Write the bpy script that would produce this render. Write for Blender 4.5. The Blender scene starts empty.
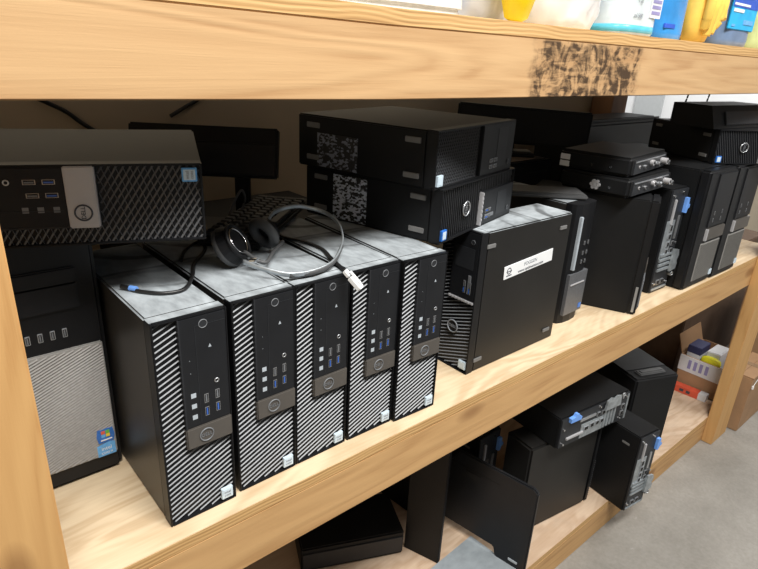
import bpy, bmesh, math, random
from mathutils import Vector, Matrix, Euler
random.seed(7)
SC = bpy.context.scene
COL = SC.collection
PI = math.pi

# ------------------------------------------------------------------ materials
def new_mat(name):
    m = bpy.data.materials.new(name); m.use_nodes = True
    nt = m.node_tree; b = nt.nodes['Principled BSDF']
    return m, nt, b
def nd(nt, typ, **kw):
    n = nt.nodes.new(typ)
    for k, v in kw.items():
        if k in n.inputs.keys() if hasattr(n, 'inputs') else False: n.inputs[k].default_value = v
        else: setattr(n, k, v)
    return n
def ramp(nt, stops, interp='LINEAR'):
    r = nt.nodes.new('ShaderNodeValToRGB'); r.color_ramp.interpolation = interp
    e = r.color_ramp.elements
    while len(e) < len(stops): e.new(0.5)
    for i, (p, c) in enumerate(stops):
        e[i].position = p; e[i].color = (*c, 1) if len(c) == 3 else c
    return r
def coords(nt, scale=(1, 1, 1), rot=(0, 0, 0), loc=(0, 0, 0)):
    tc = nt.nodes.new('ShaderNodeTexCoord'); mp = nt.nodes.new('ShaderNodeMapping')
    nt.links.new(tc.outputs['Object'], mp.inputs['Vector'])
    mp.inputs['Scale'].default_value = scale; mp.inputs['Rotation'].default_value = rot; mp.inputs['Location'].default_value = loc
    return mp.outputs['Vector']
def noise(nt, vec, scale, detail=4, rough=.55, dist=0):
    n = nt.nodes.new('ShaderNodeTexNoise'); nt.links.new(vec, n.inputs['Vector'])
    n.inputs['Scale'].default_value = scale; n.inputs['Detail'].default_value = detail
    n.inputs['Roughness'].default_value = rough; n.inputs['Distortion'].default_value = dist
    return n.outputs['Fac']
def mth(nt, op, a, b=None, clamp=False):
    n = nt.nodes.new('ShaderNodeMath'); n.operation = op; n.use_clamp = clamp
    for i, v in enumerate((a, b)):
        if v is None: continue
        if isinstance(v, (int, float)): n.inputs[i].default_value = v
        else: nt.links.new(v, n.inputs[i])
    return n.outputs[0]
def mix(nt, fac, a, b, blend='MIX'):
    n = nt.nodes.new('ShaderNodeMix'); n.data_type = 'RGBA'; n.blend_type = blend
    for s, v in ((n.inputs[0], fac), (n.inputs[6], a), (n.inputs[7], b)):
        if isinstance(v, (int, float)): s.default_value = v
        elif isinstance(v, tuple): s.default_value = (*v, 1) if len(v) == 3 else v
        else: nt.links.new(v, s)
    return n.outputs[2]
def bump(nt, b, h, strength=.2, dist=.002):
    n = nt.nodes.new('ShaderNodeBump'); n.inputs['Strength'].default_value = strength; n.inputs['Distance'].default_value = dist
    nt.links.new(h, n.inputs['Height']); nt.links.new(n.outputs[0], b.inputs['Normal'])

def plain(name, col, rough=.5, metal=0, var=.12, vscale=30, spec=.5, alpha=None, trans=0, coat=0, bmp=0):
    m, nt, b = new_mat(name)
    v = coords(nt); f = noise(nt, v, vscale, 4)
    lo = tuple(max(0, c * (1 - var)) for c in col); hi = tuple(min(1, c * (1 + var)) for c in col)
    r = ramp(nt, [(.3, lo), (.7, hi)]); nt.links.new(f, r.inputs[0]); nt.links.new(r.outputs[0], b.inputs['Base Color'])
    b.inputs['Roughness'].default_value = rough; b.inputs['Metallic'].default_value = metal
    b.inputs['Specular IOR Level'].default_value = spec
    if trans: b.inputs['Transmission Weight'].default_value = trans; b.inputs['IOR'].default_value = 1.35
    if coat: b.inputs['Coat Weight'].default_value = coat
    if bmp: bump(nt, b, noise(nt, v, vscale * 8, 2), bmp, .0006)
    return m

def wood(name, axis, light=(.62, .37, .155), dark=(.40, .20, .07), seed=0, stain=None):
    """sawn softwood, grain running along axis"""
    m, nt, b = new_mat(name)
    s = [9, 9, 9]; s['xyz'.index(axis)] = .85
    v = coords(nt, tuple(s), loc=(seed * 3.7, seed * 1.3, seed * 2.1))
    f = noise(nt, v, 1.25, 2.5, .5, .35)
    rings = mth(nt, 'SINE', mth(nt, 'MULTIPLY', f, 62))
    rings = mth(nt, 'MULTIPLY_ADD', rings, .5); rings.node.inputs[2].default_value = .5
    s2 = [95, 95, 95]; s2['xyz'.index(axis)] = 3.0
    fib = noise(nt, coords(nt, tuple(s2)), 1, 5, .75, .4)
    big = noise(nt, coords(nt, tuple(x * .4 for x in s)), 1.4, 2)
    rr = ramp(nt, [(.0, dark), (.35, tuple(.35 * a + .65 * c for a, c in zip(dark, light))), (1, light)])
    s4 = [26, 26, 26]; s4['xyz'.index(axis)] = 1.6
    mid = noise(nt, coords(nt, tuple(s4), loc=(seed, 2 * seed, seed)), 1, 4, .65, .8)
    t = mth(nt, 'ADD', mth(nt, 'MULTIPLY', rings, .34), mth(nt, 'MULTIPLY', fib, .5))
    t = mth(nt, 'ADD', t, mth(nt, 'MULTIPLY', mth(nt, 'SUBTRACT', mid, .42), .7))
    t = mth(nt, 'ADD', t, mth(nt, 'MULTIPLY', mth(nt, 'SUBTRACT', big, .5), .5), True)
    nt.links.new(t, rr.inputs[0]); c = rr.outputs[0]
    # knots
    s3 = [7.5, 7.5, 7.5]; s3['xyz'.index(axis)] = 3.0
    vo = nt.nodes.new('ShaderNodeTexVoronoi'); vo.inputs['Scale'].default_value = 1.0; vo.inputs['Randomness'].default_value = 1
    nt.links.new(coords(nt, tuple(s3), loc=(seed, seed * .7, seed * .3)), vo.inputs['Vector'])
    kr = ramp(nt, [(.0, (1, 1, 1)), (.09, (.75, .75, .75)), (.16, (0, 0, 0))]); nt.links.new(vo.outputs['Distance'], kr.inputs[0])
    c = mix(nt, mth(nt, 'MULTIPLY', kr.outputs[0], .75), c, (.20, .085, .03))
    if stain:
        x0, x1, z0, z1 = stain
        tc = nt.nodes.new('ShaderNodeTexCoord'); sp = nt.nodes.new('ShaderNodeSeparateXYZ'); nt.links.new(tc.outputs['Object'], sp.inputs[0])
        edge = noise(nt, coords(nt, (14, 14, 30)), 1.5, 3)
        xx = mth(nt, 'ADD', sp.outputs[0], mth(nt, 'MULTIPLY', mth(nt, 'SUBTRACT', edge, .5), .05))
        def sm(v, a, bb):
            mr = nt.nodes.new('ShaderNodeMapRange'); mr.interpolation_type = 'SMOOTHSTEP'; nt.links.new(v, mr.inputs[0])
            mr.inputs[1].default_value = a; mr.inputs[2].default_value = bb; return mr.outputs[0]
        msk = mth(nt, 'MULTIPLY', sm(xx, x0 - .01, x0 + .015), sm(xx, x1 + .01, x1 - .015))
        msk = mth(nt, 'MULTIPLY', msk, sm(sp.outputs[2], z1, z1 - .006))
        n1 = noise(nt, coords(nt, (30, 25, 24), rot=(0, .7, 0)), 1, 4, .65, 1.2)
        n2 = noise(nt, coords(nt, (14, 14, 75), rot=(0, .2, 0)), 1, 4, .65, .8)
        sp2 = mth(nt, 'ADD', mth(nt, 'MULTIPLY', n1, .6), mth(nt, 'MULTIPLY', n2, .4))
        hole = ramp(nt, [(.43, (0, 0, 0)), (.55, (1, 1, 1))]); nt.links.new(sp2, hole.inputs[0])
        c = mix(nt, mth(nt, 'MULTIPLY', msk, .25), c, (.30, .15, .06))
        c = mix(nt, mth(nt, 'MULTIPLY', mth(nt, 'MULTIPLY', msk, hole.outputs[0]), .9), c, (.020, .010, .006))
    nt.links.new(c, b.inputs['Base Color'])
    b.inputs['Roughness'].default_value = .62; b.inputs['Specular IOR Level'].default_value = .3
    bump(nt, b, t, .4, .0015)
    return m

def ply_face(name, light=(.70, .56, .38), dark=(.52, .37, .22)):
    m, nt, b = new_mat(name)
    f = noise(nt, coords(nt, (1.3, 5, 5)), 1.6, 3, .5, 1.2)
    rings = mth(nt, 'SINE', mth(nt, 'MULTIPLY', f, 44)); rings = mth(nt, 'MULTIPLY_ADD', rings, .5); rings.node.inputs[2].default_value = .5
    fib = noise(nt, coords(nt, (10, 160, 160)), 1, 3)
    spots = noise(nt, coords(nt), 7, 4, .7)
    t = mth(nt, 'ADD', mth(nt, 'MULTIPLY', rings, .4), mth(nt, 'MULTIPLY', fib, .6))
    r = ramp(nt, [(.1, dark), (.75, light)]); nt.links.new(t, r.inputs[0])
    sr = ramp(nt, [(.58, (0, 0, 0)), (.75, (1, 1, 1))]); nt.links.new(spots, sr.inputs[0])
    c = mix(nt, mth(nt, 'MULTIPLY', sr.outputs[0], .35), r.outputs[0], (.38, .30, .23))
    nt.links.new(c, b.inputs['Base Color']); b.inputs['Roughness'].default_value = .6; b.inputs['Specular IOR Level'].default_value = .3
    return m
def ply_edge(name):
    m, nt, b = new_mat(name)
    wob = noise(nt, coords(nt, (3, 3, 3)), 1.5, 2)
    tc = nt.nodes.new('ShaderNodeTexCoord'); sp = nt.nodes.new('ShaderNodeSeparateXYZ'); nt.links.new(tc.outputs['Object'], sp.inputs[0])
    z = mth(nt, 'ADD', sp.outputs[2], mth(nt, 'MULTIPLY', wob, .022))
    f = noise(nt, coords(nt, (4, 4, 260)), 1, 3, .6)
    w = mth(nt, 'SINE', mth(nt, 'MULTIPLY', z, 1150)); w = mth(nt, 'MULTIPLY_ADD', w, .12); w.node.inputs[2].default_value = .24
    t = mth(nt, 'ADD', w, mth(nt, 'MULTIPLY', f, .6))
    r = ramp(nt, [(.2, (.22, .105, .035)), (.45, (.50, .29, .11)), (.75, (.66, .43, .19))]); nt.links.new(t, r.inputs[0])
    nt.links.new(r.outputs[0], b.inputs['Base Color']); b.inputs['Roughness'].default_value = .7
    bump(nt, b, t, .35, .002)
    return m
def dusty(name, base=(.018, .019, .021), dust=(.46, .51, .55), lo=.36, hi=.60):
    m, nt, b = new_mat(name)
    n1 = noise(nt, coords(nt, (9, 5, 9), rot=(0, 0, .5)), 1, 4, .6, .6)
    n2 = noise(nt, coords(nt, (60, 25, 60), rot=(0, 0, -.6)), 1, 3, .7)
    t = mth(nt, 'ADD', mth(nt, 'MULTIPLY', n1, .75), mth(nt, 'MULTIPLY', n2, .25))
    r = ramp(nt, [(lo, tuple(.40 * c for c in dust)), (.48, tuple(.72 * c for c in dust)), (hi, dust)]); nt.links.new(t, r.inputs[0])
    sm = noise(nt, coords(nt, (7, 16, 7), rot=(0, 0, .8), loc=(3, 1, 0)), 1, 2, .5, .8)
    sr = ramp(nt, [(.57, (0, 0, 0)), (.66, (1, 1, 1))]); nt.links.new(sm, sr.inputs[0])
    c = mix(nt, mth(nt, 'MULTIPLY', sr.outputs[0], .7), r.outputs[0], base)
    nt.links.new(c, b.inputs['Base Color']); b.inputs['Roughness'].default_value = .75
    return m
def printed(name, seed=0, amt=.5, col=(.55, .58, .66)):
    """black plate with blocks of small pale regulatory print"""
    m, nt, b = new_mat(name)
    br = nt.nodes.new('ShaderNodeTexVoronoi'); br.distance = 'CHEBYCHEV'; br.inputs['Scale'].default_value = 1
    nt.links.new(coords(nt, (330, 190, 420), loc=(seed, seed, seed)), br.inputs['Vector'])
    big = noise(nt, coords(nt, (70, 60, 70), loc=(seed, 0, seed)), 1, 2)
    t = mth(nt, 'ADD', mth(nt, 'MULTIPLY', br.outputs['Color'], .55), mth(nt, 'MULTIPLY', big, .6))
    r = ramp(nt, [(amt, (.012, .012, .014)), (amt + .06, col)]); nt.links.new(t, r.inputs[0])
    nt.links.new(r.outputs[0], b.inputs['Base Color']); b.inputs['Roughness'].default_value = .6
    return m
def concrete(name):
    m, nt, b = new_mat(name)
    n1 = noise(nt, coords(nt), 3.5, 6, .6, .3); n2 = noise(nt, coords(nt), 90, 4, .7)
    n3 = noise(nt, coords(nt, loc=(5, 2, 0)), 16, 3, .6)
    t = mth(nt, 'ADD', mth(nt, 'MULTIPLY', n1, .7), mth(nt, 'MULTIPLY', n2, .3))
    r = ramp(nt, [(.3, (.19, .18, .16)), (.55, (.30, .285, .26)), (.75, (.40, .385, .36))]); nt.links.new(t, r.inputs[0])
    w = ramp(nt, [(.70, (0, 0, 0)), (.76, (1, 1, 1))]); nt.links.new(n3, w.inputs[0])
    c = mix(nt, mth(nt, 'MULTIPLY', w.outputs[0], .5), r.outputs[0], (.62, .61, .6))
    nt.links.new(c, b.inputs['Base Color']); b.inputs['Roughness'].default_value = .55
    bump(nt, b, n2, .15, .002)
    return m

M = {}
M['beam_top'] = wood('pine_beam_charred', 'x', light=(.60, .395, .205), dark=(.36, .19, .08), seed=1, stain=(.725, 1.06, .525, .6145))
M['beam'] = wood('pine_beam', 'x', light=(.62, .385, .175), dark=(.36, .185, .07), seed=4)
M['post'] = wood('pine_post', 'z', light=(.66, .40, .165), dark=(.40, .19, .06), seed=2)
M['post_back'] = wood('brown_post', 'z', light=(.26, .14, .075), dark=(.16, .08, .04), seed=6)
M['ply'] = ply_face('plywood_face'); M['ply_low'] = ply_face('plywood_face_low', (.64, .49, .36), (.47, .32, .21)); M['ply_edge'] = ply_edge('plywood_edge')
M['wall'] = plain('beige_wall', (.58, .50, .38), .85, var=.08, vscale=3)
M['wall_white'] = plain('white_wall', (.72, .73, .74), .85, var=.03, vscale=3)
M['wall_grey'] = plain('grey_trim', (.42, .44, .45), .8, var=.03)
M['floor'] = concrete('concrete')
M['black'] = plain('black_powder_coat', (.0085, .009, .010), .50, var=.15, vscale=12, bmp=.15, spec=.22)
M['side'] = plain('black_steel_side', (.030, .0285, .027), .42, var=.2, vscale=8, bmp=.1)
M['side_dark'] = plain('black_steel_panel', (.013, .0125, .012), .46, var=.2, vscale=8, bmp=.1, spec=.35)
M['plastic'] = plain('black_plastic', (.0075, .008, .0095), .42, spec=.3)
M['panel'] = plain('charcoal_plastic', (.0115, .0125, .015), .42, spec=.3)
M['panel2'] = plain('dark_grey_plastic', (.022, .024, .028), .45, spec=.35)
M['deep'] = plain('black_recess', (.004, .004, .0045), .7)
M['rib'] = plain('louvre_with_glints', (.25, .265, .285), .45, metal=.0, var=.15, vscale=200)  # black louvres coloured light grey: lamp glints put into the colour
M['rib_dim'] = plain('shaded_louvre', (.10, .105, .115), .42, var=.15, vscale=200)  # darker copy of the louvre colour, with the shade of dim fronts painted in
M['rib_grey'] = plain('grey_mesh', (.30, .295, .285), .5, var=.1, vscale=200)
M['strip'] = plain('gunmetal_strip', (.115, .105, .095), .35, metal=.35, var=.08)
M['strip_light'] = plain('silver_strip', (.50, .50, .52), .4, metal=.3, var=.05)
M['silver'] = plain('silver_metal', (.55, .57, .60), .32, metal=.85, var=.1)
M['zinc'] = plain('galvanised_steel', (.40, .44, .47), .38, metal=.6, var=.25, vscale=60)
M['chrome'] = plain('chrome', (.75, .76, .78), .2, metal=1, var=.03)
M['icon'] = plain('pale_grey_icon', (.42, .47, .52), .5)
M['icon_dim'] = plain('grey_icon', (.16, .17, .185), .5)
M['usb_blue'] = plain('blue_usb', (.04, .13, .50), .4)
M['blue'] = plain('blue_lever', (.16, .36, .86), .4)
M['foot'] = plain('grey_rubber_foot', (.16, .16, .16), .7)
M['white_label'] = plain('white_label', (.80, .82, .84), .5, var=.03)
M['sticker'] = plain('pale_blue_sticker', (.58, .70, .80), .35, var=.06, vscale=300)
M['sticker_blue'] = plain('blue_sticker', (.03, .16, .55), .3, var=.25, vscale=200)
M['sticker_sky'] = plain('sky_sticker', (.14, .42, .80), .3, var=.2, vscale=200)
M['ink'] = plain('dark_ink', (.05, .055, .07), .6)
M['ink_grey'] = plain('grey_ink', (.25, .27, .30), .6)
M['red'] = plain('red_print', (.75, .12, .06), .5); M['green'] = plain('green_print', (.15, .5, .08), .5); M['yel'] = plain('yellow_print', (.85, .62, .05), .5)
M['dust'] = dusty('dusty_black_top'); M['dust_brown'] = dusty('brown_dusty_top', dust=(.17, .13, .11)); M['dust_dim'] = dusty('dusty_black_top_thin', dust=(.30, .32, .34))
M['print1'] = printed('regulatory_print', 3.3, .60, (.20, .22, .27)); M['print2'] = printed('regulatory_print_bright', 9.1, .56, (.50, .55, .64))
M['screen'] = plain('matt_black_screen', (.007, .0075, .008), .55, spec=.25)
M['cable'] = plain('black_cable', (.010, .010, .011), .4)
M['padding'] = plain('grey_leatherette', (.07, .072, .075), .55)
M['card'] = plain('cardboard', (.36, .215, .115), .8, var=.1, vscale=15); M['card_white'] = plain('white_carton_print', (.66, .67, .70), .6, var=.05)
M['card_dark'] = plain('carton_inside', (.25, .16, .09), .85)
M['grey_slab'] = plain('dull_grey_slab', (.10, .095, .09), .7); M['redbox'] = plain('red_carton', (.62, .09, .045), .5); M['lime'] = plain('yellow_green_package', (.75, .72, .03), .45)
M['navy'] = plain('navy_package', (.03, .035, .10), .4); M['violet'] = plain('lilac_print', (.28, .26, .48), .5)
M['grey_board'] = plain('blue_grey_board', (.30, .34, .37), .6)
M['bin'] = plain('frosted_white_plastic', (.82, .84, .86), .35, trans=.25); M['bag'] = plain('white_plastic_film', (.78, .79, .82), .35, var=.06, vscale=25)
M['yellow'] = plain('yellow_plastic', (.90, .68, .005), .4, var=.08); M['glove'] = plain('yellow_leather_glove', (.85, .55, .10), .65, var=.15, vscale=25)
M['jug'] = plain('clear_jug_plastic', (.78, .86, .93), .25, trans=.35); M['cyan'] = plain('pale_cyan_liquid', (.12, .52, .68), .2, trans=.2)
M['blue_bottle'] = plain('blue_liquid_bottle', (.05, .30, .72), .2, trans=.15, var=.2, vscale=12)
M['slate'] = plain('slate_blue_jug', (.15, .22, .36), .3); M['label_blue'] = plain('bright_blue_label', (.02, .42, .80), .35); M['label_navy'] = plain('navy_label', (.03, .10, .55), .35)
M['label_yellow'] = plain('yellow_label', (.90, .85, .05), .4); M['olive'] = plain('pale_green_bottle', (.50, .55, .25), .3)
M['pkg_blue'] = plain('blue_package', (.05, .25, .60), .35, var=.2)

# ------------------------------------------------------------------ mesh helpers
def add(bm, tmp, mat=None, mi=0):
    for f in tmp.faces: f.material_index = mi
    me = bpy.data.meshes.new('tmp'); tmp.to_mesh(me); tmp.free()
    if mat is not None: me.transform(mat)
    n0 = len(bm.faces); bm.from_mesh(me); bpy.data.meshes.remove(me)
def box(bm, x0, x1, y0, y1, z0, z1, bev=0, mi=0, seg=2, mat=None, top_mi=None):
    t = bmesh.new(); bmesh.ops.create_cube(t, size=1)
    for v in t.verts: v.co = Vector((x0 + (v.co.x + .5) * (x1 - x0), y0 + (v.co.y + .5) * (y1 - y0), z0 + (v.co.z + .5) * (z1 - z0)))
    if bev: bmesh.ops.bevel(t, geom=list(t.edges), offset=bev, segments=seg, affect='EDGES', clamp_overlap=True)
    for f in t.faces: f.material_index = mi
    if top_mi is not None:
        t.normal_update()
        for f in t.faces:
            if f.normal.z > .3: f.material_index = top_mi
    me = bpy.data.meshes.new('tmp'); t.to_mesh(me); t.free()
    if mat is not None: me.transform(mat)
    bm.from_mesh(me); bpy.data.meshes.remove(me)
    return bm
def cyl(bm, c, axis, r, h, seg=20, r2=None, mi=0, bev=0):
    t = bmesh.new(); bmesh.ops.create_cone(t, cap_ends=True, segments=seg, radius1=r, radius2=r if r2 is None else r2, depth=h)
    q = {'z': Matrix(), 'y': Matrix.Rotation(PI / 2, 4, 'X'), 'x': Matrix.Rotation(PI / 2, 4, 'Y')}[axis] if isinstance(axis, str) else Vector(axis).to_track_quat('Z', 'Y').to_matrix().to_4x4()
    add(bm, t, Matrix.Translation(c) @ q, mi); return bm
def torus(bm, c, axis, R, r, seg=28, rs=8, mi=0, sq=1):
    q = {'z': Matrix(), 'y': Matrix.Rotation(PI / 2, 4, 'X'), 'x': Matrix.Rotation(PI / 2, 4, 'Y')}[axis] if isinstance(axis, str) else Vector(axis).to_track_quat('Z', 'Y').to_matrix().to_4x4()
    q = Matrix.Translation(c) @ q
    g = [[bm.verts.new(q @ Vector(((R + r * math.cos(b)) * math.cos(a), (R + r * math.cos(b)) * math.sin(a), sq * r * math.sin(b)))) for b in [2 * PI * j / rs for j in range(rs)]] for a in [2 * PI * i / seg for i in range(seg)]]
    for i in range(seg):
        for j in range(rs):
            f = bm.faces.new((g[i][j], g[(i + 1) % seg][j], g[(i + 1) % seg][(j + 1) % rs], g[i][(j + 1) % rs])); f.material_index = mi; f.smooth = True
    return bm
def smooth_path(pts, n=8):
    P = [Vector(p) for p in pts]; out = []
    for i in range(len(P) - 1):
        p0, p1, p2, p3 = P[max(i - 1, 0)], P[i], P[i + 1], P[min(i + 2, len(P) - 1)]
        for k in range(n):
            t = k / n; out.append(.5 * ((2 * p1) + (p2 - p0) * t + (2 * p0 - 5 * p1 + 4 * p2 - p3) * t * t + (3 * p1 - p0 - 3 * p2 + p3) * t ** 3))
    out.append(P[-1]); return out
def tube(bm, pts, r, seg=8, n=8, flat=None, mi=0):
    """round cable along a smooth path; flat=(width, thickness) makes a strap whose width follows z"""
    P = smooth_path(pts, n); rings = []; up = Vector((0, 0, 1))
    for i, p in enumerate(P):
        d = (P[min(i + 1, len(P) - 1)] - P[max(i - 1, 0)]).normalized()
        u = up if abs(d.z) < .95 else Vector((1, 0, 0))
        s = d.cross(u).normalized(); w = s.cross(d).normalized()
        a, b = (r, r) if flat is None else (flat[1], flat[0])
        rings.append([bm.verts.new(p + s * a * math.cos(2 * PI * k / seg) + w * b * math.sin(2 * PI * k / seg)) for k in range(seg)])
    for i in range(len(rings) - 1):
        for k in range(seg):
            f = bm.faces.new((rings[i][k], rings[i][(k + 1) % seg], rings[i + 1][(k + 1) % seg], rings[i + 1][k])); f.smooth = True; f.material_index = mi
    for rg, rev in ((rings[0], True), (rings[-1], False)):
        f = bm.faces.new(list(reversed(rg)) if rev else rg); f.material_index = mi
    return bm
def prism(bm, poly, y0, y1, mi=0, mat=None):
    """poly in the x-z plane, extruded along y"""
    t = bmesh.new()
    a = [t.verts.new((x, y0, z)) for x, z in poly]; b = [t.verts.new((x, y1, z)) for x, z in poly]
    t.faces.new(a); t.faces.new(list(reversed(b)))
    for i in range(len(a)): t.faces.new((a[i], b[i], b[(i + 1) % len(a)], a[(i + 1) % len(a)]))
    bmesh.ops.recalc_face_normals(t, faces=t.faces); add(bm, t, mat, mi); return bm
def lathe(bm, prof, c=(0, 0, 0), seg=32, sx=1, sy=1, power=2, mi=0):
    """profile (r, z) turned round z; power>2 gives a squarish section"""
    rows = []
    for r, z in prof:
        row = []
        for k in range(seg):
            a = 2 * PI * k / seg; ca, sa = math.cos(a), math.sin(a)
            x = abs(ca) ** (2 / power) * (1 if ca >= 0 else -1); y = abs(sa) ** (2 / power) * (1 if sa >= 0 else -1)
            row.append(bm.verts.new((c[0] + r * sx * x, c[1] + r * sy * y, c[2] + z)))
        rows.append(row)
    for i in range(len(rows) - 1):
        for k in range(seg):
            f = bm.faces.new((rows[i][k], rows[i][(k + 1) % seg], rows[i + 1][(k + 1) % seg], rows[i + 1][k])); f.smooth = True; f.material_index = mi
    for row, rev in ((rows[0], True), (rows[-1], False)):
        f = bm.faces.new(list(reversed(row)) if rev else row); f.material_index = mi
    return bm
def B(): return bmesh.new()
def obj(name, bm, mats, parent=None, label=None, kind=None):
    me = bpy.data.meshes.new(name); bm.normal_update(); bm.to_mesh(me); bm.free()
    for m in (mats if isinstance(mats, (list, tuple)) else [mats]): me.materials.append(m)
    o = bpy.data.objects.new(name, me); COL.objects.link(o)
    if parent: o.parent = parent
    if label: o['label'] = label
    if kind: o['kind'] = kind
    return o
def thing(name, label, cat, loc=(0, 0, 0), rot=(0, 0, 0), group=None):
    o = bpy.data.objects.new(name, None); COL.objects.link(o); o.empty_display_size = .05
    o.location = loc; o.rotation_euler = rot; o['label'] = label; o['category'] = cat
    if group: o['group'] = group
    return o
def tag(o, label, cat, group=None):
    o['label'] = label; o['category'] = cat
    if group: o['group'] = group
    return o
def struct(name, bm, mats):
    o = obj(name, bm, mats); o['kind'] = 'structure'; return o
def dup(root, loc, rot, label, group=None):
    r = root.copy(); COL.objects.link(r); r.location = loc; r.rotation_euler = rot; r['label'] = label
    if group: r['group'] = group
    elif 'group' in r.keys(): del r['group']
    for ch in list(root.children):
        c = ch.copy(); COL.objects.link(c); c.parent = r
        for g in list(ch.children):
            d = g.copy(); COL.objects.link(d); d.parent = c
    return r
_TXT = {}
def text_bm(s, size, align='CENTER', extr=.0002):
    """flat lettering in the x-z plane facing -y"""
    cu = bpy.data.curves.new('lettering', 'FONT'); cu.body = s; cu.size = size; cu.align_x = align; cu.align_y = 'CENTER'; cu.extrude = extr
    o = bpy.data.objects.new('lettering', cu); COL.objects.link(o)
    dg = bpy.context.evaluated_depsgraph_get(); me = bpy.data.meshes.new_from_object(o.evaluated_get(dg))
    bpy.data.objects.remove(o); bpy.data.curves.remove(cu)
    me.transform(Matrix.Rotation(PI / 2, 4, 'X')); bm = B(); bm.from_mesh(me); bpy.data.meshes.remove(me); return bm
def put_text(bm, s, size, c, spin=0, mi=0):
    t = text_bm(s, size); add(bm, t, Matrix.Translation(c) @ Matrix.Rotation(spin, 4, 'Y'), mi)

# ------------------------------------------------------------------ desktop computers
SW, SD, SH = .0926, .292, .290          # small desktop: width, depth, height when standing
def ribs(bm, xa, xb, za, zb, pitch, ang, w, yb=.0052, yf=.0038, thick_top=.12):
    k = math.tan(ang); z = math.floor((za - xb * abs(k)) / pitch - 1) * pitch
    while z < zb + xb * abs(k) + pitch:
        xs, xe = xa, xb                                   # line zc = z + (x)*k
        lo, hi = za + w / 2, zb - w / 2
        if k > 0: xs = max(xs, (lo - z) / k); xe = min(xe, (hi - z) / k)
        elif k < 0: xs = max(xs, (hi - z) / k); xe = min(xe, (lo - z) / k)
        elif not lo <= z <= hi: xe = xs
        if xe - xs > .0015:
            vs = []
            for x in (xs, xe):
                c = z + x * k
                vs.append([bm.verts.new((x, yb, c + w / 2)), bm.verts.new((x, yf, c - w * (.5 - thick_top))), bm.verts.new((x, yf, c - w * .5)), bm.verts.new((x, yb, c - w / 2))])
            a, b = vs
            for i in range(3): bm.faces.new((a[i], a[i + 1], b[i + 1], b[i]))
            bm.faces.new((a[0], a[3], a[2], a[1])); bm.faces.new((b[0], b[1], b[2], b[3]))
        z += pitch
    return bm
def logo(bm, c, r, size, spin=0):
    torus(bm, c, 'y', r, r * .11, 30, 6); put_text(bm, 'DELL', size, c, spin); return bm
def body(root, W, D, H, mats, dust_top=False, feet_right=False, feet_bottom=False, y0=.02, bev=.0025):
    b = B(); box(b, 0.0008, W - .0008, y0, D, .0015 if feet_bottom else 0, H, bev, 0, 2, None, 1 if dust_top else None)
    bo = obj('body', b, mats, root)
    return bo
def foot(root, c, size):
    b = B(); box(b, c[0] - size[0] / 2, c[0] + size[0] / 2, c[1] - size[1] / 2, c[1] + size[1] / 2, c[2] - size[2] / 2, c[2] + size[2] / 2, .0008)
    return obj('rubber_foot', b, M['foot'], root)
def usb(root, x, z, blue, y=0.0, s=1.0):
    b = B(); w, h = .0062 * s, .0135 * s
    box(b, x - w / 2, x + w / 2, y - .0006, y + .002, z - h / 2, z + h / 2, .0004, 0)
    box(b, x - w * .34, x + w * .34, y - .0009, y + .001, z - h * .40, z + h * .40, 0, 1)
    box(b, x - w * .20, x + w * .10, y - .0012, y + .001, z - h * .36, z + h * .36, 0, 2)
    return obj('usb_port', b, [M['silver'], M['deep'], M['usb_blue'] if blue else M['icon_dim']], root)
def icon(root, x, z, s, y=-.0006, mat='icon', name='port_icon'):
    b = B(); box(b, x - s / 2, x + s / 2, y, .002, z - s / 2, z + s / 2, .0004); return obj(name, b, M[mat], root)

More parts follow.
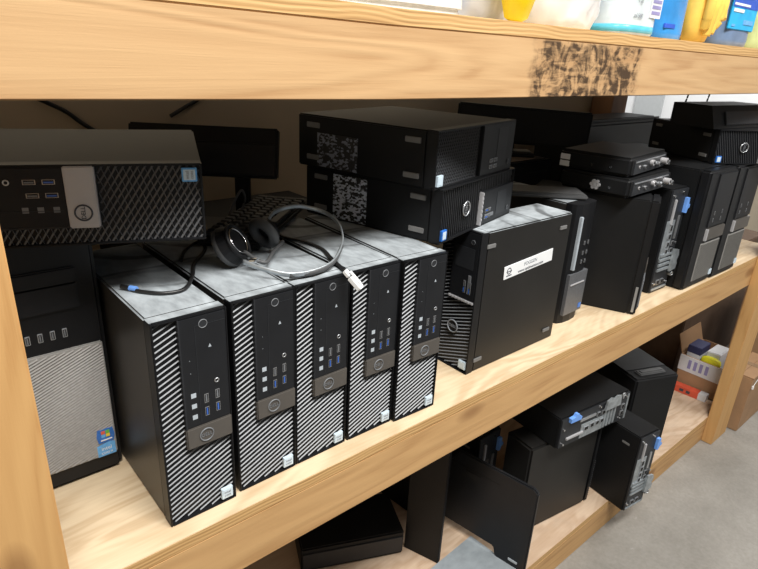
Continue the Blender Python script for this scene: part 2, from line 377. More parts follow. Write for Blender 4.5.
def tower(label, cat='desktop computer', loc=(0, 0, 0), rot=(0, 0, 0), group=None, style='strip', rib='rib', dust_top=True, feet=None, side='side', strip=(.372, .475), pan=.365, dz=0, lying=False):
    W, D, H = SW, SD, SH
    t = thing('desktop_computer', label, cat, loc, rot, group)
    body(t, W, D, H, [M[side], M['dust' if dust_top is True else (dust_top or side)]], dust_top=bool(dust_top))
    # front bezel: back plate and rim
    b = B(); box(b, 0, W, .006, .0205, 0, H, .0015, 0)
    if dust_top: box(b, .001, W - .001, .006, .0205, H - .0006, H + .0002, 0, 1)
    rim = .0026
    for a in ((0, rim, 0, H), (W - rim, W, 0, H), (rim, W - rim, 0, rim), (rim, W - rim, H - rim, H)): box(b, a[0], a[1], 0, .0085, a[2], a[3], .0009, 0)
    obj('front_bezel', b, [M['plastic'], M['dust']], t)
    px0, px1 = pan * W, W - .0024
    if style == 'strip':
        pz0, pz1 = strip[1] * H, H - .0024
        b = B(); ribs(b, rim, px0 - .003, rim, H - rim, .0076, math.radians(24) if not lying else math.radians(-34), .0012 if not lying else .0026); ribs(b, px0 - .003, W - rim, rim, (strip[0] - .004) * H, .0076, math.radians(24) if not lying else math.radians(-34), .0012 if not lying else .0026)
        if lying: ribs(b, rim, px0 - .003, rim, H - rim, .0076, math.radians(20), .0012); ribs(b, px0 - .003, W - rim, rim, (strip[0] - .004) * H, .0076, math.radians(20), .0012)
        obj('grille', b, M[rib], t)
        b = B(); box(b, px0 - .003, px1, -.0005, .008, pz0, pz1, .0012)
        box(b, px0 - .0035, px0 - .0015, -.0012, .006, pz0, pz1, .0004, 1)
        box(b, px0 + .0165, px0 + .0171, -.0009, .002, pz0 + .004, pz1 - .012, 0, 1)
        box(b, px0 + .0165, px1 - .001, -.0009, .002, pz1 - .0125, pz1 - .012, 0, 1)
        obj('port_panel', b, [M['panel'], M['panel2']], t)
        b = B(); box(b, px0 - .004, px1 + .0008, -.0022, .008, strip[0] * H, strip[1] * H, .0014); s = obj('logo_strip', b, M['strip'], t)
        b = B(); logo(b, (.60 * W if pan > .3 else .42 * W, -.0026, (strip[0] + strip[1]) / 2 * H), .0088, .0066); obj('logo_badge', b, M['icon_dim' if rib == 'rib' else 'ink'], s)
        b = B(); torus(b, (.66 * W, -.0008, .953 * H), 'y', .0052, .0006, 24, 6); cyl(b, (.66 * W, -.0005, .953 * H), 'y', .0042, .001, 20, mi=1); obj('power_button', b, [M['icon_dim'], M['panel2']], t)
        b = B(); prism(b, [(.735 * W - .002, .845 * H - .0015), (.735 * W + .002, .845 * H - .0015), (.735 * W, .845 * H + .003)], -.001, .001); obj('drive_eject_mark', b, M['icon'], t)
        for z in (.632, .580, .526): icon(t, .465 * W, (z + dz) * H, .0072, mat='icon' if rib == 'rib' else 'icon_dim')
        for z in (.80, .74): icon(t, .45 * W, z * H, .0016)
        for x, z, bl in ((.64, .600, 0), (.80, .605, 0), (.64, .535, 1), (.80, .540, 1)): usb(t, x * W, (z + dz) * H, bl)
        b = B(); torus(b, (.80 * W, -.0006, (.672 + dz * 1.5) * H), 'y', .0026, .0008, 18, 6); cyl(b, (.80 * W, -.0002, (.672 + dz * 1.5) * H), 'y', .0018, .001, 12, mi=1); obj('audio_jack', b, [M['silver'], M['deep']], t)
        b = B(); sx0, sx1, sz0, sz1 = .77 * W, .945 * W, .020 * H, .079 * H
        box(b, sx0, sx1, -.0004, .004, sz0, sz1, .0006, 0); box(b, sx0 + .002, sx1 - .002, -.0008, .001, sz0 + .002, sz1 - .002, 0, 1)
        put_text(b, 'intel', .0056, ((sx0 + sx1) / 2, -.001, (sz0 + sz1) / 2 + .0022), 0, 2); put_text(b, 'CORE', .0036, ((sx0 + sx1) / 2, -.001, (sz0 + sz1) / 2 - .0032), 0, 2)
        obj('processor_sticker', b, [M['sticker_sky' if rib != 'rib' else 'sticker'], M['sticker'], M['ink_grey']], t)
    else:                                                 # logo sits on the grille, ledge under the port panel
        pz0, pz1 = .535 * H, H - .0024
        hexa = style == 'hex'
        b = B(); pit = .0062 if hexa else .0074
        for sg in ((1, -1) if hexa else (1,)):
            ribs(b, rim, W - rim, rim, pz0 - .006, pit, sg * math.radians(30 if hexa else 20), .0014 if hexa else .0018)
            if not hexa: ribs(b, rim, px0 - .006, pz0 - .006, H - rim, pit, sg * math.radians(20), .0016)
        obj('grille', b, M[rib], t)
        x0 = rim if hexa else px0 - .006
        b = B(); box(b, x0, px1, -.0005, .008, pz0, pz1, .0012); box(b, x0 + .008, px1 - .008, -.001, .004, pz0 + .06, pz1 - .03, .0008, 1)
        obj('port_panel', b, [M['panel'], M['panel2']], t)
        if not hexa:
            b = B(); box(b, px0 - .006, px1, -.0022, .006, pz0 - .006, pz0 - .001, .001)
            for i in range(7): box(b, px0 + .008 * i - .005, px0 + .008 * i, -.003, 0, pz0 - .0055, pz0 - .0015, .0004)
            obj('silver_ledge', b, M['strip_light'], t)
            b = B(); logo(b, (.50 * W, -.0006, .31 * H), .0125, .0088); cyl(b, (.50 * W, .001, .31 * H), 'y', .012, .003, 24, mi=1); obj('logo_badge', b, [M['silver'] if rib != 'rib' else M['ink_grey'], M['plastic']], t)
            b = B(); box(b, .78 * W, .86 * W, -.0016, .004, pz0 + .012, pz0 + .05, .0008); obj('drive_latch', b, M['icon_dim'], t)
        for x, z, bl in ((.70, .64, 0), (.84, .64, 0), (.70, .60, 1), (.84, .60, 1)) if not hexa else ((.72, .68, 0), (.72, .74, 0), (.84, .68, 0), (.84, .74, 0)): usb(t, x * W, z * H, bl, -.0008)
        b = B(); cyl(b, (.82 * W, -.0008, .93 * H), 'y', .0038, .0018, 20); torus(b, (.82 * W, -.0014, .93 * H), 'y', .0042, .0004, 20, 6, mi=1); obj('power_button', b, [M['panel2'], M['icon_dim']], t)
        b = B(); sx0, sx1, sz0, sz1 = (.76 * W, .955 * W, .030 * H, .088 * H)
        box(b, sx0, sx1, -.0006, .004, sz0, sz1, .0006, 0); box(b, sx0 + .0025, sx1 - .0025, -.001, .001, sz0 + .003, sz1 - .003, 0, 1)
        obj('processor_sticker', b, [M['sticker'] if (hexa or rib == 'rib') else M['sticker_blue'], M['sticker']], t)
    for f in (feet or []):
        if f == 'right':
            for y in (.030, .262):
                for z in (.026, .262): foot(t, (W + .0006, y, z), (.003, .026 if False else .024, .008))
        if f == 'bottom':
            for x in (.018, .074):
                for y in (.045, .255): foot(t, (x, y, -.0004), (.009, .030, .003))
    return t

def side_print(t, mat, x0, x1, y0, y1):
    """printed regulatory plate on the bottom end of the case"""
    b = B(); box(b, x0, x1, y0, y1, -.0012, .002, 0); return obj('regulatory_label', b, M[mat], t)

def rear_unit(label, loc, rot, H=SH, D=SD, W=SW, group=None, bright=True):
    """small desktop seen from behind: the connector panel is at y = 0"""
    t = thing('desktop_computer', label, 'desktop computer', loc, rot, group)
    b = B(); box(b, 0, W, .004, D, 0, H, .003); obj('body', b, M['black'], t)
    b = B(); box(b, .003, W - .003, .0, .006, .003, H - .003, .0008); 
    rp = obj('rear_panel', b, M['panel2'], t)
    k = H / .29
    b = B()                                               # steel connector shield and flanges
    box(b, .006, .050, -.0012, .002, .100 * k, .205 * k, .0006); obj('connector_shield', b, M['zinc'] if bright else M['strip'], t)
    b = B(); box(b, .062, .070, -.0030, .002, .150 * k, .215 * k, .0006); obj('fan_guard_bar', b, M['silver'], t)
    b = B(); box(b, .022, .029, -.0045, .002, .195 * k, .262 * k, .001); obj('edge_clip', b, M['strip_light'], t)
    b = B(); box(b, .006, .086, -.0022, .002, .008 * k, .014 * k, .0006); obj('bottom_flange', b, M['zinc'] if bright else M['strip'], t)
    for i in range(4):                                    # expansion slot covers
        b = B(); z = (.062 + .014 * i) * k; box(b, .010, .083, -.004, .001, z, z + .009 * k, .0012, mat=Matrix.Translation((0, 0, 0)) ); obj('slot_cover', b, M['zinc'], t)
    b = B(); prism(b, [(.070, .056 * k), (.100, .060 * k), (.104, .075 * k), (.098, .085 * k), (.104, .100 * k), (.098, .116 * k), (.070, .122 * k)], -.010, -.004); obj('slot_bracket', b, M['zinc'], t)
    b = B(); torus(b, (.096, -.006, .044 * k), 'y', .0055, .0017, 20, 6); box(b, .084, .092, -.007, .002, .041 * k, .047 * k); obj('padlock_loop', b, M['silver'], t)
    b = B(); prism(b, [(.078, .222 * k), (.087, .220 * k), (.092, .232 * k), (.099, .234 * k), (.099, .242 * k), (.092, .246 * k), (.090, .262 * k), (.078, .262 * k)], -.008, .002); obj('cover_lever', b, M['blue'], t, label='blue lever')
    for i, (x, z, w, h) in enumerate([(.036, .118, .012, .014), (.036, .138, .012, .014), (.036, .160, .014, .016), (.034, .184, .012, .020), (.062, .118, .014, .013), (.062, .138, .014, .013), (.030, .030, .016, .014), (.052, .030, .016, .014)]):
        b = B(); z *= k; box(b, x - w / 2, x + w / 2, -.0034, .001, z - h / 2, z + h / 2, .0006, 0); box(b, x - w * .36, x + w * .36, -.0038, -.001, z - h * .36, z + h * .36, 0, 1)
        obj('connector_port', b, [M['silver'], M['deep']], t)
    for x, z in ((.010, .028), (.082, .022), (.012, .272), (.060, .278), (.084, .136)):
        b = B(); cyl(b, (x, -.002, z * k), 'y', .0028, .004, 12); obj('screw', b, M['chrome'], t)
    b = B(); box(b, -.0008, .001, .03, .054, .24 * k, .248 * k, .0004); obj('rubber_foot', b, M['foot'], t)
    return t

def big_tower(label, loc, rot, style, W=.175, D=.40, H=.335):
    t = thing('tower_computer', label, 'tower computer', loc, rot)
    b = B(); box(b, .001, W - .001, .03, D, 0, H, .003); obj('body', b, M['black'], t)
    b = B(); box(b, 0, W, .0, .031, .0, H, .006, 0, 3); obj('front_bezel', b, M['plastic'], t)
    if style == 'wide':
        b = B(); box(b, .004, W - .006, -.003, .004, .028, .208, .002, 0); ribs(b, .006, W - .008, .030, .206, .0042, math.radians(22), .0022, -.0025, -.0042)
        obj('grille', b, M['rib_grey'], t)
        b = B(); box(b, .01, W - .026, -.004, .004, .262, .318, .002, 0); box(b, .01, W - .026, -.004, .004, .296, .298, 0, 1); obj('drive_bay', b, [M['panel'], M['deep']], t)
        b = B(); box(b, .012, .072, -.005, -.002, .168, .185, .001); obj('name_plate', b, M['strip_light'], t)
        for x in (.089, .103, .117, .131): usb(t, x - .004, .231, 0, -.001, .9)
        b = B(); prism(b, [(.145, .052), (.165, .052), (.167, .062), (.165, .073), (.145, .073), (.143, .062)], -.0048, -.002, 0)
        for i, (dx, dz, mi) in enumerate(((-.003, .003, 1), (.003, .003, 2), (-.003, -.0025, 3), (.003, -.0025, 4))): box(b, .155 + dx - .0026, .155 + dx + .0026, -.0054, -.003, .0655 + dz - .0024, .0655 + dz + .0024, 0, mi)
        box(b, .148, .163, -.0054, -.003, .0552, .0568, 0, 5); obj('system_sticker', b, [M['sticker_blue'], M['red'], M['green'], M['sticker_sky'], M['yel'], M['white_label']], t)
        b = B(); prism(b, [(.142, .030), (.166, .030), (.166, .049), (.158, .051), (.142, .047)], -.0048, -.002, 0); put_text(b, 'intel', .008, (.154, -.0052, .042), 0, 1); put_text(b, 'CORE i5', .0042, (.154, -.0052, .0345), 0, 1)
        obj('processor_sticker', b, [M['sticker_sky'], M['white_label']], t)
    else:
        b = B(); box(b, .045, W - .004, -.002, .004, .018, .132, .002, 0); ribs(b, .047, W - .006, .020, .130, .0046, math.radians(-30), .0022, -.0015, -.0035); obj('grille', b, M['rib_grey'], t)
        b = B(); box(b, .058, W - .001, -.006, .004, .138, .172, .0015); obj('silver_strip', b, M['strip'], t)
        b = B(); box(b, .056, .063, -.0068, .002, .138, .172, .001); obj('strip_end', b, M['strip_light'], t)
        b = B(); box(b, .055, W - .003, -.003, .004, .176, H - .01, .002, 0); obj('port_panel', b, M['panel'], t)
        for x, z in ((.08, .195), (.08, .215), (.13, .195), (.13, .215)): usb(t, x, z, 0, -.003, .8)
        b = B(); box(b, W - .022, W - .006, -.0045, 0, .020, .036, .0006); obj('processor_sticker', b, M['sticker'], t)
    return t

# ------------------------------------------------------------------ setting
FZ, LZ = -.753, -.647          # concrete floor, lower deck
UZ = .634                      # upper deck
b = B(); box(b, -3, 7, -3.5, 3, FZ - .1, FZ); struct('floor', b, M['floor'])
b = B(); box(b, -2.0, 2.255, .72, .80, FZ, 2.3); 
box(b, 2.255, 7.0, .72, .80, FZ, .02); struct('wall_back', b, M['wall'])
b = B(); box(b, -2.1, -2.0, -3.5, .8, FZ, 2.3); struct('unseen_wall_left', b, M['wall'])  # unseen wall, added to keep world light from coming in at the left
b = B(); box(b, 6.0, 6.1, -3.5, 3, FZ, 2.3); struct('wall_right', b, M['wall_white'])
b = B(); box(b, 5.97, 6.0, 2.18, 2.46, FZ, 2.3); struct('trim_1', b, M['wall_grey'])
b = B(); box(b, 2.255, 7, 2.9, 3.0, FZ, 2.3); struct('wall_far', b, M['wall_white'])

unit = thing('shelving_unit', 'raw pine lumber shelving unit with plywood decks holding the computers', 'shelf')
def sag(bm):                                             # the top beam and deck rise slightly towards the left end
    for v in bm.verts: v.co.z += max(-.0015, .0035 - .0115 * v.co.x) if v.co.x < .45 else -.0015
b = B(); box(b, -.5, 2.27, 0, .038, UZ - .019 - .086, UZ - .019, .0015)
bmesh.ops.bisect_plane(b, geom=list(b.verts) + list(b.edges) + list(b.faces), plane_co=(.435, 0, 0), plane_no=(1, 0, 0)); sag(b); obj('front_beam', b, M['beam_top'], unit, 'top front beam with a dark charred patch')
for z in (0, LZ):
    b = B(); box(b, -.5, 2.27, 0, .038, z - .106, z - .019, .0015); obj('front_beam', b, M['beam'], unit)
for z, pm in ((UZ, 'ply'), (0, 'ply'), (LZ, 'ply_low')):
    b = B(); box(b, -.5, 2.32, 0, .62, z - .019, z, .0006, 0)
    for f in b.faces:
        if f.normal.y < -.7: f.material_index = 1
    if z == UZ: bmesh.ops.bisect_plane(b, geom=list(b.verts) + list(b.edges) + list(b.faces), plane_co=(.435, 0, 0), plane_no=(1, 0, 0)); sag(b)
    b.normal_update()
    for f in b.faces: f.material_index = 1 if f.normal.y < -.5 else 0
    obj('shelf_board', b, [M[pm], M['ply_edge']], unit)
for x in (-.14, 2.137):
    b = B(); box(b, x, x + .138, -.038, 0, FZ, 1.4 if x > 0 else .5, .002)
    obj('front_post', b, M['post'], unit)
b = B(); box(b, 2.14, 2.25, .625, .715, FZ, 1.3, .002); obj('back_post', b, M['post_back'], unit)
b = B(); box(b, -.14, -.03, .625, .715, FZ, 1.3, .002); obj('back_post', b, M['post_back'], unit)

# ------------------------------------------------------------------ middle deck: the row of five small towers
G5 = 'row of five dusty small towers'
row = [((.1253, .026, 0), .0117, 'dusty black small tower computer with louvred front, leftmost of the row of five'),
       ((.2263, .0316, 0), .0143, 'dusty black small tower computer, second from left in the row of five'),
       ((.3200, .0333, 0), .016, 'dusty black small tower computer, middle one of the row of five'),
       ((.4168, .034, 0), -.0098, 'dusty black small tower computer, fourth from left in the row of five'),
       ((.5106, .027, 0), -.040, 'dusty black small tower computer, rightmost of the row of five, under a stacked computer')]
t1 = tower(row[0][2], loc=row[0][0], rot=(0, 0, row[0][1]), group=G5)
for loc, a, lab in row[1:]: dup(t1, loc, (0, 0, a), lab, G5)

BX, BY, BT = .2203, .0768, -.383
# the same model lying on its side on top of the left tower
flat = tower('black desktop computer with silver logo panel lying flat on the left tower, upper left', loc=(BX, BY, .3605), rot=(0, -PI / 2, BT), rib='rib_dim', dust_top=False, side='black', strip=(.395, .504), pan=.27, dz=.015, lying=True)
for ch in flat.children:
    if ch.name.startswith('logo_strip'): ch.data = ch.data.copy(); ch.data.materials[0] = M['strip_light']
big_tower('black tower computer with grey mesh lower front and blue stickers, behind the left post', (-.056, .187, 0), (0, 0, 0), 'wide', H=.360)

# stacked pair over the row
e = tower('black small desktop standing sideways with a white sticker on its side', loc=(.7286, .0593 + SW, 0), rot=(0, 0, -PI / 2), style='badge', rib='rib', feet=['right'], side='side_dark')
b = B(); Mx = Matrix.Translation((SW + .0004, .158, .2030)) @ Matrix.Rotation(math.radians(4.0), 4, 'X') @ Matrix.Rotation(PI / 2, 4, 'Z')
box(b, -.079, .079, -.0008, .0006, -.0135, .0135, .0004, 0)
put_text(b, 'FOGGEN', .0105, (.004, -.0010, .0035), 0, 2); put_text(b, 'www.optimumon.com', .0092, (.006, -.0010, -.0075), 0, 1)
torus(b, (-.064, -.0008, .002), 'y', .006, .0009, 20, 4, 1); box(b, -.072, -.056, -.0012, 0, -.0085, -.0065, 0, 1); box(b, -.072, -.056, -.0012, 0, .0002, .0018, 0, 1)
b.transform(Mx); obj('asset_label', b, [M['white_label'], M['ink'], M['ink_grey']], e, label='long white sticker printed with a web address')
d2 = tower('black desktop computer with round silver badge lying flat, lower one of the central stacked pair', loc=(.6119, .0554, .29 + SW), rot=(0, PI / 2, .2507), style='badge', rib='rib_dim', dust_top=False, feet=['bottom'], side='black')
side_print(d2, 'print2', .008, .088, .150, .225)
d1 = tower('black desktop computer with hexagon mesh front lying flat, top one of the central stacked pair', loc=(.5941, .0585, .3826 + SW), rot=(0, PI / 2, .2384), style='hex', rib='rib_dim', dust_top=False, feet=['bottom'], side='black')
side_print(d1, 'print1', .030, .088, .155, .245)

# ------------------------------------------------------------------ curved-front slim tower beside it
t = thing('slim_tower_computer', 'slim black tower with a curved front and grey lower panel, beside the white-stickered computer', 'desktop computer', (1.0843, .090, 0), (0, 0, .03))
b = B(); box(b, .001, SW - .001, .024, .29, 0, .29, .003, 0, 2, None, 1); obj('body', b, [M['side'], M['dust']], t)
b = B()
prof = [(0, .012), (.004, .002), (.02, -.004), (.0463, -.006), (.072, -.004), (.0885, .002), (SW, .012), (SW, .026), (0, .026)]
tmp = bmesh.new(); lo = [tmp.verts.new((x, y, 0)) for x, y in prof]; hi = [tmp.verts.new((x, y, .29)) for x, y in prof]
tmp.faces.new(list(reversed(lo))); tmp.faces.new(hi)
for i in range(len(prof)): tmp.faces.new((lo[i], lo[(i + 1) % len(prof)], hi[(i + 1) % len(prof)], hi[i]))
tmp.normal_update(); bmesh.ops.recalc_face_normals(tmp, faces=tmp.faces); add(b, tmp)
obj('front_bezel', b, M['plastic'], t)
b = B(); prism(b, [(.010, .022), (.0885, .022), (.0885, .125), (.010, .125)], -.0085, .006); obj('lower_panel', b, M['rib_dim'], t)
b = B(); box(b, .018, .078, -.0105, -.006, .096, .0995, .0006); obj('silver_line', b, M['strip_light'], t)
b = B(); box(b, .016, .0235, -.0095, .002, .135, .262, .001); obj('disc_drive_slot', b, M['icon'], t)
for x, z in ((.052, .150), (.068, .150), (.052, .172), (.068, .172), (.052, .196), (.068, .196)): usb(t, x, z, 0, -.007, .7)
b = B(); box(b, .072, .084, -.0095, -.006, .028, .040, .0005); obj('processor_sticker', b, M['sticker_blue'], t)

# flat plate across the tops, and the monitor on a case further back
b = B(); box(b, -.095, .095, -.045, .045, 0, .010, .003); box(b, -.088, .088, -.038, .038, .0095, .0115, .001)
o = obj('flat_tray', b, M['padding']); o.location = (1.105, .198, .2912); o.rotation_euler = (0, 0, -.735); tag(o, 'thin dark flat tray lying across the tops of the slim tower and its neighbour', 'tray')
t = thing('tower_computer', 'dusty black computer case at the back of the middle deck, under the monitor', 'tower computer', (1.22, .385, 0), (0, 0, 0))
b = B(); box(b, 0, .20, .02, .215, 0, .318, .004, 0, 2, None, 1); obj('body', b, [M['black'], M['dust_brown']], t)
b = B(); box(b, 0, .20, 0, .021, 0, .318, .004); obj('front_bezel', b, M['plastic'], t)
b = B(); box(b, .02, .18, -.003, .002, .06, .29, .002); obj('front_panel', b, M['panel'], t)
t = thing('monitor', 'black monitor on the dusty case at the back, behind the mini computers', 'monitor', (1.36, .50, .3185), (0, 0, -.737))
b = B(); box(b, -.07, .07, -.05, .05, 0.0, .010, .004); obj('stand_base', b, M['plastic'], t)
b = B(); box(b, -.022, .022, .030, .045, .008, .09, .004); obj('stand_neck', b, M['plastic'], t)
Rm_ = Matrix.Translation((.035, .02, .028)) @ Matrix.Rotation(.03, 4, 'Y')
b = B(); box(b, -.195, .195, -.012, .012, .0, .105, .004, mat=Rm_); obj('back_shell', b, M['screen'], t)
b = B(); box(b, -.187, .187, -.0135, -.010, .008, .098, .0, mat=Rm_); obj('screen', b, M['deep'], t)

# tower turned towards the aisle, with the two mini computers on it
th = -1.152
g = thing('desktop_computer', 'plain black small tower turned sideways under the two stacked mini computers', 'desktop computer', (1.298, .004, 0), (0, 0, th + PI / 2 + PI / 2 - PI / 2))
# local x of the case = short side (right of near edge), local y = long side going back
g.rotation_euler = (0, 0, .42)
b = B(); box(b, 0, SW, .02, SD, 0, SH, .003); obj('body', b, M['black'], g)
b = B(); box(b, 0, SW, 0, .021, 0, SH, .004); obj('front_bezel', b, M['plastic'], g)
b = B(); box(b, .004, .088, -.002, .002, .015, .10, .001); ribs(b, .006, .086, .018, .098, .0074, .35, .003, -.001, -.004); obj('grille', b, M['rib_dim'], g)
b = B(); box(b, .030, .088, -.003, .002, .105, .13, .001); obj('logo_strip', b, M['strip'], g)
b = B(); box(b, -.002, .0005, .005, .011, .008, .075, .0005); obj('silver_edge', b, M['silver'], g)

def mini(label, loc, rz, plates, rosette):
    m = thing('mini_computer', label, 'mini computer', loc, (0, 0, rz), 'stacked mini computers')
    w, d, h = .176, .25, .046
    b = B(); box(b, 0, w, 0, d, .002, h, .007, 0, 3); obj('case', b, M['black'], m)
    b = B(); box(b, w - .002, w + .002, .016, d - .02, .006, h - .006, .001); obj('connector_panel', b, M['panel2'], m)
    b = B(); box(b, w, w + .004, .02, d - .03, h - .012, h - .009, .0005); obj('silver_trim', b, M['silver'], m)
    for i, (y, z, r, l) in enumerate(((.05, .022, .004, .004), (.085, .02, .0045, .006), (.125, .026, .007, .010), (.165, .02, .006, .012), (.20, .024, .0075, .018), (.225, .018, .006, .016))):
        b = B(); cyl(b, (w + l / 2, y, z), 'x', r, l, 16, mi=0); cyl(b, (w + l, y, z), 'x', r * .5, .002, 12, mi=1); obj('round_connector', b, [M['silver'] if i % 2 else M['strip_light'], M['deep']], m)
    for x in (.085, .13):
        b = B(); cyl(b, (x, -.001, .020), 'y', .0028, .003, 12); obj('screw', b, M['chrome'], m)
    if plates:
        for z in (.012, .028):
            b = B(); box(b, .004, .028, -.0012, .003, z - .0065, z + .0065, .0004); obj('white_label', b, M['white_label'], m)
    if rosette:
        for k in range(7):
            a = 2 * PI * k / 6; r = 0 if k == 6 else .009
            b = B(); cyl(b, (.095 + r * math.cos(a), -.002, .022 + r * math.sin(a) * .9), 'y', .0042, .005, 10); obj('speaker_dot', b, M['strip_light'], m)
    return m
mini('black mini computer with round connectors, lower of the pair, worn spot on its side', (1.217, .228, .2925), -1.50, False, True)
mini('black mini computer with two white labels on its side, top one of the stacked pair', (1.214, .236, .3390), -1.44, True, False)

# rear-facing unit, the two big towers, and what lies on them
rear_unit('black small desktop standing with its steel connector panel and blue lever outward, upper deck', (1.470, .052, 0), (0, 0, -.03), D=.28)
big_tower('black tower computer with grey mesh lower front, under the right stack, nearer of two', (1.5745, .0087, 0), (0, 0, -.012), 'strip')
big_tower('black tower computer standing behind the nearer mesh-fronted tower, right end', (1.754, .004, 0), (0, 0, -.012), 'strip')
tower('black desktop computer with round silver badge lying flat across the two right towers', loc=(1.70, .06, .336 + SW), rot=(0, PI / 2, -.50), style='badge', rib='rib_dim', dust_top=False, feet=['bottom'], side='black')
t = thing('docking_box', 'black box with sloped front lying on top of the right stack', 'computer accessory', (1.690, .075, .4290), (0, 0, -.12))
b = B(); tmp = bmesh.new()
pr = [(0, 0), (.13, 0), (.13, .060), (.02, .060)]
prism(b, [(y, z) for y, z in pr], 0, .33, mat=Matrix.Rotation(PI / 2, 4, 'Z') @ Matrix.Scale(-1, 4, (0, 1, 0))); bmesh.ops.recalc_face_normals(b, faces=b.faces)
obj('case', b, M['black'], t)
b = B(); box(b, .06, .27, -.004, .012, .008, .046, .002, mat=Matrix.Rotation(-.32, 4, 'X')); obj('front_panel', b, M['panel2'], t)
t = thing('computer_case', 'plain black computer case at the back of the middle deck, left of the right stack', 'computer case', (1.64, .46, 0), (0, 0, 0))
b = B(); box(b, 0, .58, .02, .15, 0, .405, .008); obj('body', b, M['black'], t); b = B(); box(b, 0, .58, 0, .021, 0, .405, .008); obj('front_bezel', b, M['plastic'], t)
b = B(); box(b, .03, .55, -.003, .002, .20, .39, .003); obj('front_panel', b, M['panel'], t)
# right end clutter
t = thing('drive_cage', 'small silver metal drive cage lying on the deck beside the right post', 'drive cage', (2.06, .10, 0), (0, 0, .15))
b = B(); box(b, 0, .20, 0, .14, .012, .016, .001); box(b, 0, .20, 0, .003, .012, .075); box(b, 0, .20, .137, .14, .012, .075); box(b, 0, .003, 0, .14, .0, .06); obj('frame', b, M['zinc'], t)
b = B(); box(b, .01, .19, .006, .132, .05, .085, .002); obj('drive', b, M['silver'], t)
b = B(); box(b, .012, .19, .002, .010, .022, .050, .002); obj('circuit_board', b, M['card'], t)
t = thing('equipment_box', 'small black box behind the silver drive cage by the right post', 'computer accessory', (2.02, .30, 0), (0, 0, 0))
b = B(); box(b, 0, .22, 0, .14, 0, .16, .004); obj('case', b, M['black'], t); b = B(); box(b, .02, .2, -.004, .004, .10, .13, .001); obj('handle', b, M['padding'], t)
for i, x in enumerate((2.018, 2.188)):
    b = B(); tube(b, [(x + .02, .30, UZ - .0225), (x + .012, .30, .57), (x, .30, .50), (x - .012, .302, .46), (x - .02, .31, .40), (x - .02, .33, .17)], .0028, 8)
    tag(obj('hanging_cable', b, M['cable']), ['thin black cable hanging under the top deck, left one near the right end', 'thin black cable hanging under the top deck, right one nearest the right post'][i], 'cable', 'cables hanging at the right end')

# ------------------------------------------------------------------ behind the row: small monitor, keyboard, headset, cables
t = thing('flat_case_computer', 'black computer case lying flat behind the row, under the keyboard', 'desktop computer', (.235, .345, 0), (0, 0, 0))
b = B(); box(b, 0, .44, 0, .27, 0, .262, .004); obj('body', b, M['black'], t)
b = B(); box(b, .02, .42, -.003, .002, .02, .24, .001); obj('front_bezel', b, M['plastic'], t)
t = thing('monitor', 'low wide black display on a short stand behind the row of towers', 'monitor', (.372, .416, .2625), (0, 0, -.70))
b = B(); box(b, -.07, .07, -.045, .06, 0, .008, .003); obj('stand_base', b, M['plastic'], t)
b = B(); box(b, -.014, .014, .0, .016, .006, .125, .003, mat=Matrix.Translation((.06, .04, 0))); obj('stand_neck', b, M['plastic'], t)
R1 = Matrix.Translation((.02, -.022, .105)) @ Matrix.Rotation(-.30, 4, 'X')
b = B(); box(b, -.145, .115, 0, .022, 0, .086, .003, mat=R1); obj('back_shell', b, M['screen'], t)
b = B(); box(b, -.14, .11, -.002, .002, .058, .0595, 0, mat=R1); box(b, -.14, .11, -.0014, .001, .004, .056, 0, mat=R1); obj('screen', b, M['panel'], t)

t = thing('keyboard', 'black computer keyboard lying across the tower tops behind the headset', 'keyboard', (.43, .318, .2915), (0, 0, .72))
KX, KY = .15, .050
b = B(); box(b, -KX, KX, -KY, KY, 0, .012, .003); obj('keyboard_body', b, M['plastic'], t)
b = B()
for r in range(5):
    x = -KX + .01
    while x < KX - .02:
        w = .016 if not (r == 0 and -.06 < x < .03) else .09
        box(b, x, x + w - .003, -KY + .004 + r * .019, -KY + .020 + r * .019, .011, .018, .002, seg=1); x += w + .002
k = obj('keys', b, M['panel2'], t)

t = thing('headset', 'black over-ear headset with a thin round headband lying on the tower tops', 'headset', (.36, .13, .29))
o0 = Vector((.36, .13, .29))
band = [(.285, .109, .309), (.298, .082, .305), (.325, .056, .299), (.362, .050, .2985), (.402, .062, .301), (.443, .096, .309), (.466, .127, .318), (.479, .161, .327), (.473, .192, .335), (.45, .214, .341), (.425, .218, .342), (.395, .21, .34), (.375, .193, .336)]
b = B(); tube(b, [Vector(p) - o0 for p in band], .003, 10, 6, flat=(.0036, .0016)); obj('headband', b, M['zinc'], t)
b = B(); tube(b, [Vector(p) - o0 - Vector((0, .000, .0015)) for p in band[2:6]], .004, 8, 6, flat=(.0042, .0026)); obj('headband_pad', b, M['padding'], t)
ax = Vector((.55, -.62, .56)).normalized()
c1 = Vector((.292, .150, .322)) - o0
b = B(); cyl(b, c1, ax, .030, .014, 28, .024); torus(b, c1 + ax * .008, ax, .0245, .0028, 28, 8); ec = obj('earcup', b, M['plastic'], t)
b = B(); torus(b, c1 - ax * .010, ax, .022, .0085, 28, 10); obj('ear_cushion', b, M['padding'], ec)
b = B(); torus(b, c1 + ax * .009, ax, .019, .0012, 26, 6); obj('chrome_ring', b, M['chrome'], ec)
c2 = Vector((.362, .178, .324)) - o0; ax2 = Vector((.75, .25, .35)).normalized()
b = B(); cyl(b, c2, ax2, .026, .010, 28, .020); ec = obj('earcup', b, M['plastic'], t)
b = B(); torus(b, c2 - ax2 * .008, ax2, .019, .008, 28, 10); obj('ear_cushion', b, M['padding'], ec)
b = B(); tube(b, [c1 + Vector((.01, -.012, -.01)), Vector((.315, .105, .303)) - o0, Vector((.35, .14, .302)) - o0, Vector((.385, .17, .304)) - o0], .003, 8); obj('microphone_boom', b, M['padding'], t)
